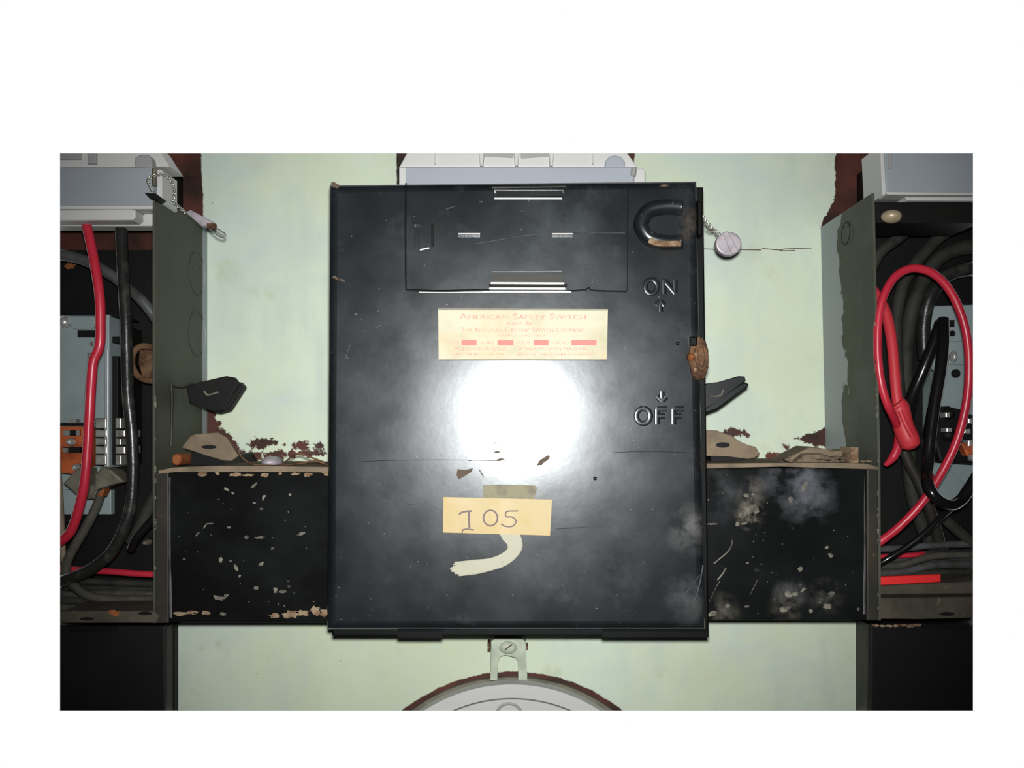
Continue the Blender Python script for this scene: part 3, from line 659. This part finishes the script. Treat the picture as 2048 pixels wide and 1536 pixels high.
# ================================================================== SEALS
def twist(b, pts, r=2.0):
    W = []
    for i in range(len(pts)-1):
        a, c = pts[i], pts[i+1]; n = max(2, int(math.hypot(c[0]-a[0], c[1]-a[1])/2.5))
        for k in range(n): t = k/n; W.append((a[0]+(c[0]-a[0])*t, a[1]+(c[1]-a[1])*t, a[2]+(c[2]-a[2])*t))
    W.append(pts[-1])
    for ph in (0, math.pi):
        b.tube([(x+2.4*math.cos(i*.9+ph), y+2.4*math.sin(i*.9+ph), d+.0006*math.sin(i*.9+ph)) for i, (x, y, d) in enumerate(W)], r*.75, n=6, steps=2)
t = thing('wire_seal', 'round grey crimped seal hanging on twisted wire right of the main switch', 'seal', P(1458,487,.10))
part('twisted_wire', 'wire', t, lambda b: twist(b, [(1404,430,.112),(1412,444,.108),(1424,456,.105),(1440,470,.102)]))
part('wire_end', 'chip', t, lambda b: b.tube([(1410,452,.108),(1420,460,.107),(1428,458,.106)], 1.6, n=6))
part('seal_disc', 'seal', t, lambda b: b.ellipse(1458,487,26,24,.096,.101,.0012,n=32,seg=2))
part('crimp_band', 'seal', t, lambda b: b.prism([(1444,466),(1456,462),(1478,503),(1464,509)], .1005, .1022, .0005, 1))
t = thing('wire_seal', 'grey crimped seal with a looped twisted wire on the top left meter corner', 'seal', P(400,440,.09))
part('twisted_wire', 'wire', t, lambda b: (twist(b, [(305,383,.102),(298,368,.103),(294,360,.103),(305,352,.103),(320,349,.101),(335,352,.099),(345,365,.098),(350,385,.097),(346,402,.096),(356,413,.095),(370,425,.094)], 1.7)))
part('seal_body', 'seal', t, lambda b: b.prism([(369,424),(380,419),(424,442),(430,449),(420,452),(402,452)], .090, .096, .001))
part('wire_loop', 'wire', t, lambda b: (b.tube([(414,450,.094),(424,462,.094),(438,472,.094),(449,475,.094),(450,468,.094),(442,462,.094),(432,455,.094)], 1.5, n=6), b.tube([(412,450,.093),(420,456,.093),(428,453,.093)], 1.4, n=6)))
part('seal_clasp', 'rust', t, lambda b: b.rect(413,446,429,456,.092,.0965,.0006))
part('anchor_tab', 'matt_black', t, lambda b: b.prism([(288,385),(310,386),(326,398),(318,404),(300,398)], .096, .1015, .0006))

# ================================================================== SWITCH MECHANISMS
a = thing('fuse_block', 'grey backed fuse block with copper clips inside the left trough', 'fuse block', P(170,1030,.004))
part('grey_plate', 'grey_plate', a, lambda b: (b.rect(100,631,212,846,.02,.028,.0008), b.rect(124,980,222,1029,.02,.026,.0006), b.rect(100,640,200,986,.004,.02)))
part('raised_step', 'grey_plate', a, lambda b: b.prism([(132,632),(190,632),(190,652),(180,660),(144,658)], .027, .030, .0008))
part('screw', 'bright_steel', a, lambda b: b.dome(130, 645, 13, 12, .028, .033, n=20, m=4))
part('plate_slot', 'matt_black', a, lambda b: b.rect(155,661,190,674,.027,.0295))
part('plate_mark', 'lug_grey', a, lambda b: (b.rect(174,706,184,750,.027,.030,.0006), b.dome(185,688,4,6,.027,.030,n=10,m=3)))
part('blade', 'grey_plate', a, lambda b: b.rect(208,629,218,935,.02,.055,.0008))
part('blade', 'matt_black', a, lambda b: (b.rect(222,712,236,930,.02,.050,.0006), b.rect(216,630,240,634,.02,.052)))
part('frame', 'matt_black', a, lambda b: (b.rect(232,655,262,930,.01,.030), b.rect(220,673,250,686,.03,.050,.001)))
for y0, y1, x1, x2 in ((836,857,213,242), (860,874,214,250), (877,890,213,242), (893,908,214,250), (910,930,213,243)):
    part('contact_clip', 'pale_steel', a, lambda b: b.rect(190,y0,x1,y1,.03,.056,.0008))
    part('contact_clip', 'pale_steel', a, lambda b: b.rect(230,y0,x2,y1,.03,.056,.0008))
part('bright_edge', 'bright_steel', a, lambda b: b.tube([(215.5,700,.0555),(215.5,932,.0555)], 1.4, n=6))
part('copper_bar', 'copper', a, lambda b: (b.rect(100,853,172,934,.03,.045,.001), b.prism([(100,905),(168,905),(160,950),(120,946),(100,935)], .03, .048, .001)))
part('copper_slot', 'matt_black', a, lambda b: (b.rect(127,860,160,872,.044,.0465), b.rect(126,894,160,906,.044,.0495), b.rect(118,846,170,851,.028,.035)))
part('copper_tab', 'pale_steel', a, lambda b: (b.rect(126,861,138,871,.046,.048), b.rect(152,861,158,871,.046,.048), b.rect(126,896,135,905,.049,.051), b.rect(138,838,152,846,.03,.037)))
part('screw', 'bright_steel', a, lambda b: b.dome(145, 884, 9, 9, .045, .052, n=16, m=4))
part('screw', 'bright_steel', a, lambda b: b.dome(157, 934, 8, 8, .048, .056, n=16, m=4))
part('cable_clamp', 'lug_grey', a, lambda b: (b.prism([(125,966),(152,938),(170,936),(176,960),(170,992),(156,994)], .045, .062, .0015), b.prism([(188,948),(206,934),(222,940),(249,964),(215,972),(188,982)], .045, .062, .0015), b.prism([(158,975),(200,968),(190,998),(165,999)], .04, .055, .001)))
part('rust_patch', 'orange_rust', a, lambda b: b.prism([(194,990),(206,977),(210,980),(203,994)], .055, .0635))

r_ = thing('fuse_block', 'grey backed fuse block with round holes inside the right trough', 'fuse block', P(1900,1000,.004))
part('grey_plate', 'grey_plate', r_, lambda b: (b.prism([(1849,612),(1960,609),(1960,836),(1925,822),(1876,812),(1862,700),(1856,662)], .02, .028, .0008), b.prism([(1868,925),(1876,932),(1895,945),(1930,965),(1912,1000),(1884,1006),(1870,998)], .02, .026, .0006), b.rect(1865,625,1960,986,.004,.02)))
part('plate_hole', 'matt_black', r_, lambda b: b.rect(1894,640,1909,654,.027,.0288))
part('plate_hole', 'matt_black', r_, lambda b: b.ellipse(1905,667,6,6,.027,.0288,n=16))
part('plate_hole', 'matt_black', r_, lambda b: b.ellipse(1912,747,9,9,.027,.0288,n=20))
part('screw', 'bright_steel', r_, lambda b: b.dome(1904, 714, 8, 14, .028, .034, n=16, m=4))
part('screw', 'grey_plate', r_, lambda b: b.dome(1868, 718, 13, 26, .027, .033, n=16, m=4))
part('raised_step', 'grey_plate', r_, lambda b: b.rect(1898,682,1945,730,.027,.0295,.0008))
part('contact_frame', 'matt_black', r_, lambda b: (b.prism([(1876,815),(1900,812),(1925,826),(1960,834),(1960,930),(1880,925),(1866,870)], .028, .045, .002), b.dome(1890,828,15,15,.04,.05,n=18,m=4), b.dome(1890,870,18,16,.04,.05,n=18,m=4)))
for x, y, w, h in ((1891,825,10,10), (1893,856,12,8), (1936,837,9,10), (1928,858,14,9), (1936,880,9,13), (1866,873,6,14)):
    part('contact_clip', 'bright_steel', r_, lambda b: b.rect(x,y,x+w,y+h,.045,.053,.0008))
part('copper_bar', 'copper', r_, lambda b: b.prism([(1922,886),(1960,890),(1960,914),(1934,912)], .045, .052, .001))
part('screw', 'bright_steel', r_, lambda b: b.dome(1940, 915, 7, 7, .052, .058, n=14, m=4))

# ================================================================== CABLES
def cable(label, mt, r, pts, cat='cable', group=None, name='electric_cable', **k):
    return tag(part(name, mt, None, lambda b: b.tube(pts, r, **k)), label, cat, group)
cable('thick red cable hanging from the top left meter', 'red', 9.5, [(170,436,.080),(176,462,.088),(188,520,.092),(199,590,.094),(201,650,.094),(199,692,.094),(187,722,.094),(183,760,.094),(179,830,.094),(175,900,.094),(169,965,.093),(157,1020,.090),(142,1062,.087),(122,1082,.084),(100,1095,.08)])
cable('thick black cable beside the hanging red one, curving left at the bottom', 'cable', 11.5, [(242,436,.074),(243,470,.078),(247,560,.082),(252,640,.084),(254,720,.084),(256,790,.085),(263,860,.085),(266,930,.085),(263,1000,.085),(250,1052,.085),(226,1100,.083),(192,1132,.080),(160,1149,.078),(136,1158,.076),(115,1166,.074),(95,1172,.073)])
cable('dusty black cable from the left fuse clamp looping down into the trough bottom', 'dust_dim', 9, [(203,985,.055),(192,1015,.06),(172,1055,.064),(150,1092,.066),(134,1125,.067),(134,1150,.067),(148,1172,.066),(180,1192,.064),(230,1199,.062),(312,1199,.06)])
cable('grey cable arching across the top of the left trough', 'cable_grey', 11, [(95,508,.045),(130,511,.045),(170,521,.045),(215,545,.045),(255,576,.045),(290,608,.045),(330,665,.04)])
cable('short glossy black cable slanting behind the left trough corner', 'cable_gloss', 8.5, [(330,1012,.07),(300,1045,.07),(272,1078,.07),(262,1098,.064)])
cable('dusty grey cable steeply slanting behind the left trough corner', 'dust_dim2', 12, [(340,940,.04),(305,1000,.042),(285,1045,.042),(262,1085,.04)])
cable('thin red cable lying across the bottom of the left trough', 'red', 6.5, [(100,1136,.05),(160,1140,.052),(220,1143,.056),(270,1147,.056),(330,1150,.056)])
GL = 'dusty cables lying along the left trough bottom'
for i, (ya, yb, m_, r, d) in enumerate(((1160,1168,'dust_dim2',7,.045), (1172,1180,'dust_dim2',7,.04), (1188,1190,'dust_dim',8,.045), (1200,1212,'dust_dim2',8,.06), (1214,1218,'dust_dim',9,.055), (1228,1226,'dust_dim2',8,.05))):
    cable('dusty black cable lying along the left trough bottom', m_, r, [(100,ya,d),(160,ya+2,d),(220,yb-3,d),(320,yb,d)], group=GL)
cable('pale brown cable at the far left edge below the fuse block', 'dust', 5, [(116,930,.06),(121,990,.06),(124,1050,.06),(128,1120,.06),(140,1150,.06)])
tag(part('screw', 'lug_grey', None, lambda b: b.dome(300,1083,9,7,.004,.016,n=14,m=4)), 'small rounded screw head low in the left trough', 'screw')
tag(part('rust_spot', 'orange_rust', None, lambda b: b.blotch(140,531,12,6,.0042)), 'orange rust spot on the left trough back', 'rust spot')

cable('thin red cable bent into a tall loop in the right trough', 'red', 8.3, [(1735,1100,.078),(1762,1082,.08),(1800,1052,.082),(1845,1004,.086),(1884,944,.092),(1914,880,.096),(1932,810,.098),(1938,750,.099),(1936,690,.099),(1926,640,.099),(1906,592,.099),(1880,558,.099),(1850,540,.099),(1818,538,.099),(1790,554,.099),(1769,588,.099),(1758,630,.099),(1755,680,.099),(1757,730,.099),(1764,775,.099),(1776,812,.098),(1786,832,.094),(1794,850,.088)], steps=10)
cc = thing('spliced_cable', 'thick red cable ending in a fat red connector cap in the right trough', 'cable', P(1790,820,.08))
part('red_cable', 'red_deep', cc, lambda b: b.tube([(1742,576,.060),(1758,598,.066),(1773,630,.072),(1783,680,.077),(1788,730,.080),(1792,780,.082),(1796,812,.083)], 10.5, n=16))
part('connector_cap', 'red_deep', cc, lambda b: (b.tube([(1791,806,.084,16),(1798,816,.084,20),(1806,850,.085,20),(1816,876,.086,21),(1822,890,.086,19),(1825,897,.086,9)], 20, n=20, steps=5), b.tube([(1800,822,.092),(1812,850,.094),(1824,872,.094)], 5, n=8)))
part('cable_tail', 'red', cc, lambda b: b.tube([(1798,870,.074,9),(1796,892,.072,9),(1786,915,.070,9),(1770,931,.068,4)], 9, n=12))
cable('glossy black cable running down in front of the right fuse block and curling right', 'cable_gloss', 11.5, [(1886,640,.062),(1886,690,.072),(1880,745,.076),(1869,810,.078),(1861,870,.08),(1856,930,.084),(1856,968,.098),(1872,996,.102),(1900,1010,.096),(1922,1000,.09),(1940,975,.088),(1965,935,.086)])
cable('dull black cable slanting down left from the right fuse block', 'cable_gloss', 12, [(1882,645,.060),(1866,690,.06),(1844,745,.058),(1822,800,.052),(1812,850,.044),(1806,910,.036)])
cable('thin shiny black cable rising right across the bottom of the right trough', 'cable_gloss', 6.2, [(1745,1136,.076),(1775,1118,.080),(1812,1095,.082),(1850,1066,.084),(1880,1036,.084),(1900,1018,.082)])
cable('brown dusty cable below the red connector cap', 'brown_black', 11, [(1808,900,.05),(1820,930,.05),(1838,965,.05),(1856,1010,.05),(1872,1060,.046),(1886,1110,.04)])
cable('dusty cable slanting up right under the bolt head in the right trough', 'dust_dim2', 11, [(1740,545,.04),(1760,506,.04),(1800,474,.04),(1836,446,.04)])
cable('second dusty cable slanting up right behind the red loop top', 'dust_dim2', 12, [(1806,860,.034),(1796,760,.034),(1792,660,.034),(1800,590,.036),(1822,540,.036),(1866,486,.036),(1920,444,.036)])
cable('dusty cable arching behind the red loop and passing the right fuse block', 'dust_dim2', 14, [(1880,1120,.03),(1848,1060,.03),(1828,1000,.03),(1818,930,.03),(1815,860,.03),(1812,760,.03),(1814,680,.03),(1830,600,.032),(1866,530,.032),(1910,500,.032),(1970,490,.032)])
cable('smooth black cable arching behind the red loop beside the fuse block', 'cable', 14, [(1850,720,.024),(1848,650,.024),(1862,590,.026),(1900,548,.026),(1970,535,.026)])
cable('grey cable slanting down right at the lower right edge', 'dust_dim2', 10, [(1890,1040,.05),(1915,1062,.05),(1970,1110,.05)])
cable('thin red cable half buried among the right trough cables', 'red', 5, [(1740,1115,.05),(1790,1112,.05),(1830,1110,.05),(1850,1106,.044)])
GRR = 'dusty cables lying along the right trough bottom'
for ya, yb, m_, r, d in ((1098,1088,'cable_grey',7,.05), (1112,1104,'dust_dim2',6,.045), (1131,1110,'dust_dim',7,.056), (1146,1128,'cable_grey',8,.06), (1152,1144,'dust_dim2',8,.055), (1166,1152,'dust_dim2',8,.05), (1120,1122,'cable_grey',7,.04)):
    cable('dusty grey black cable lying along the right trough bottom', m_, r, [(1735,ya,d),(1800,ya-1,d),(1870,yb+2,d),(1970,yb,d)], group=GRR)
tag(part('red_strip', 'redtape', None, lambda b: b.prism([(1758,1154),(1882,1149),(1882,1164),(1758,1171)], .088, .091, .0004, 1)), 'bright red flat strip at the bottom of the right trough', 'strip')

# ================================================================== LIGHT, WORLD, CAMERA
fl = bpy.data.lights.new('camera_flash', 'SPOT'); fl.energy = 22.5; fl.spot_size = math.radians(78); fl.spot_blend = 1.0; fl.shadow_soft_size = .008; fl.color = (1, 1, .985)
fo = bpy.data.objects.new('camera_flash', fl); COL.objects.link(fo); fo.location = (.002, -DC, .018); fo.rotation_euler = (math.pi/2 + math.radians(1.2), 0, 0)
w = bpy.data.worlds.new('world'); sc.world = w; w.use_nodes = True
nt = w.node_tree; N = nt.nodes; L = nt.links; bg = N['Background']
tc = N.new('ShaderNodeTexCoord'); sp = N.new('ShaderNodeSeparateXYZ'); L.new(tc.outputs['Generated'], sp.inputs[0])
mr = N.new('ShaderNodeMapRange'); mr.inputs['From Min'].default_value = .42; mr.inputs['From Max'].default_value = .56
L.new(sp.outputs['Y'], mr.inputs['Value'])
cr = N.new('ShaderNodeValToRGB'); L.new(mr.outputs['Result'], cr.inputs[0])
cr.color_ramp.elements[0].color = (.012, .012, .012, 1); cr.color_ramp.elements[1].color = (1, 1, 1, 1)
L.new(cr.outputs[0], bg.inputs['Color']); bg.inputs['Strength'].default_value = 1.0

cd = bpy.data.cameras.new('camera'); cam = bpy.data.objects.new('camera', cd); COL.objects.link(cam)
cam.location = (0, -DC, 0); cam.rotation_euler = (math.pi/2, 0, 0)
cd.sensor_fit = 'HORIZONTAL'; cd.sensor_width = 36; cd.lens = F/2048*36
cd.shift_x = -(VX-1024)/2048; cd.shift_y = (VY-768)/2048; cd.clip_start = .01
sc.camera = cam
sc.view_settings.view_transform = 'Standard'; sc.view_settings.look = 'None'
sc.view_settings.exposure = 0; sc.view_settings.gamma = 1; sc.view_settings.use_curve_mapping = False
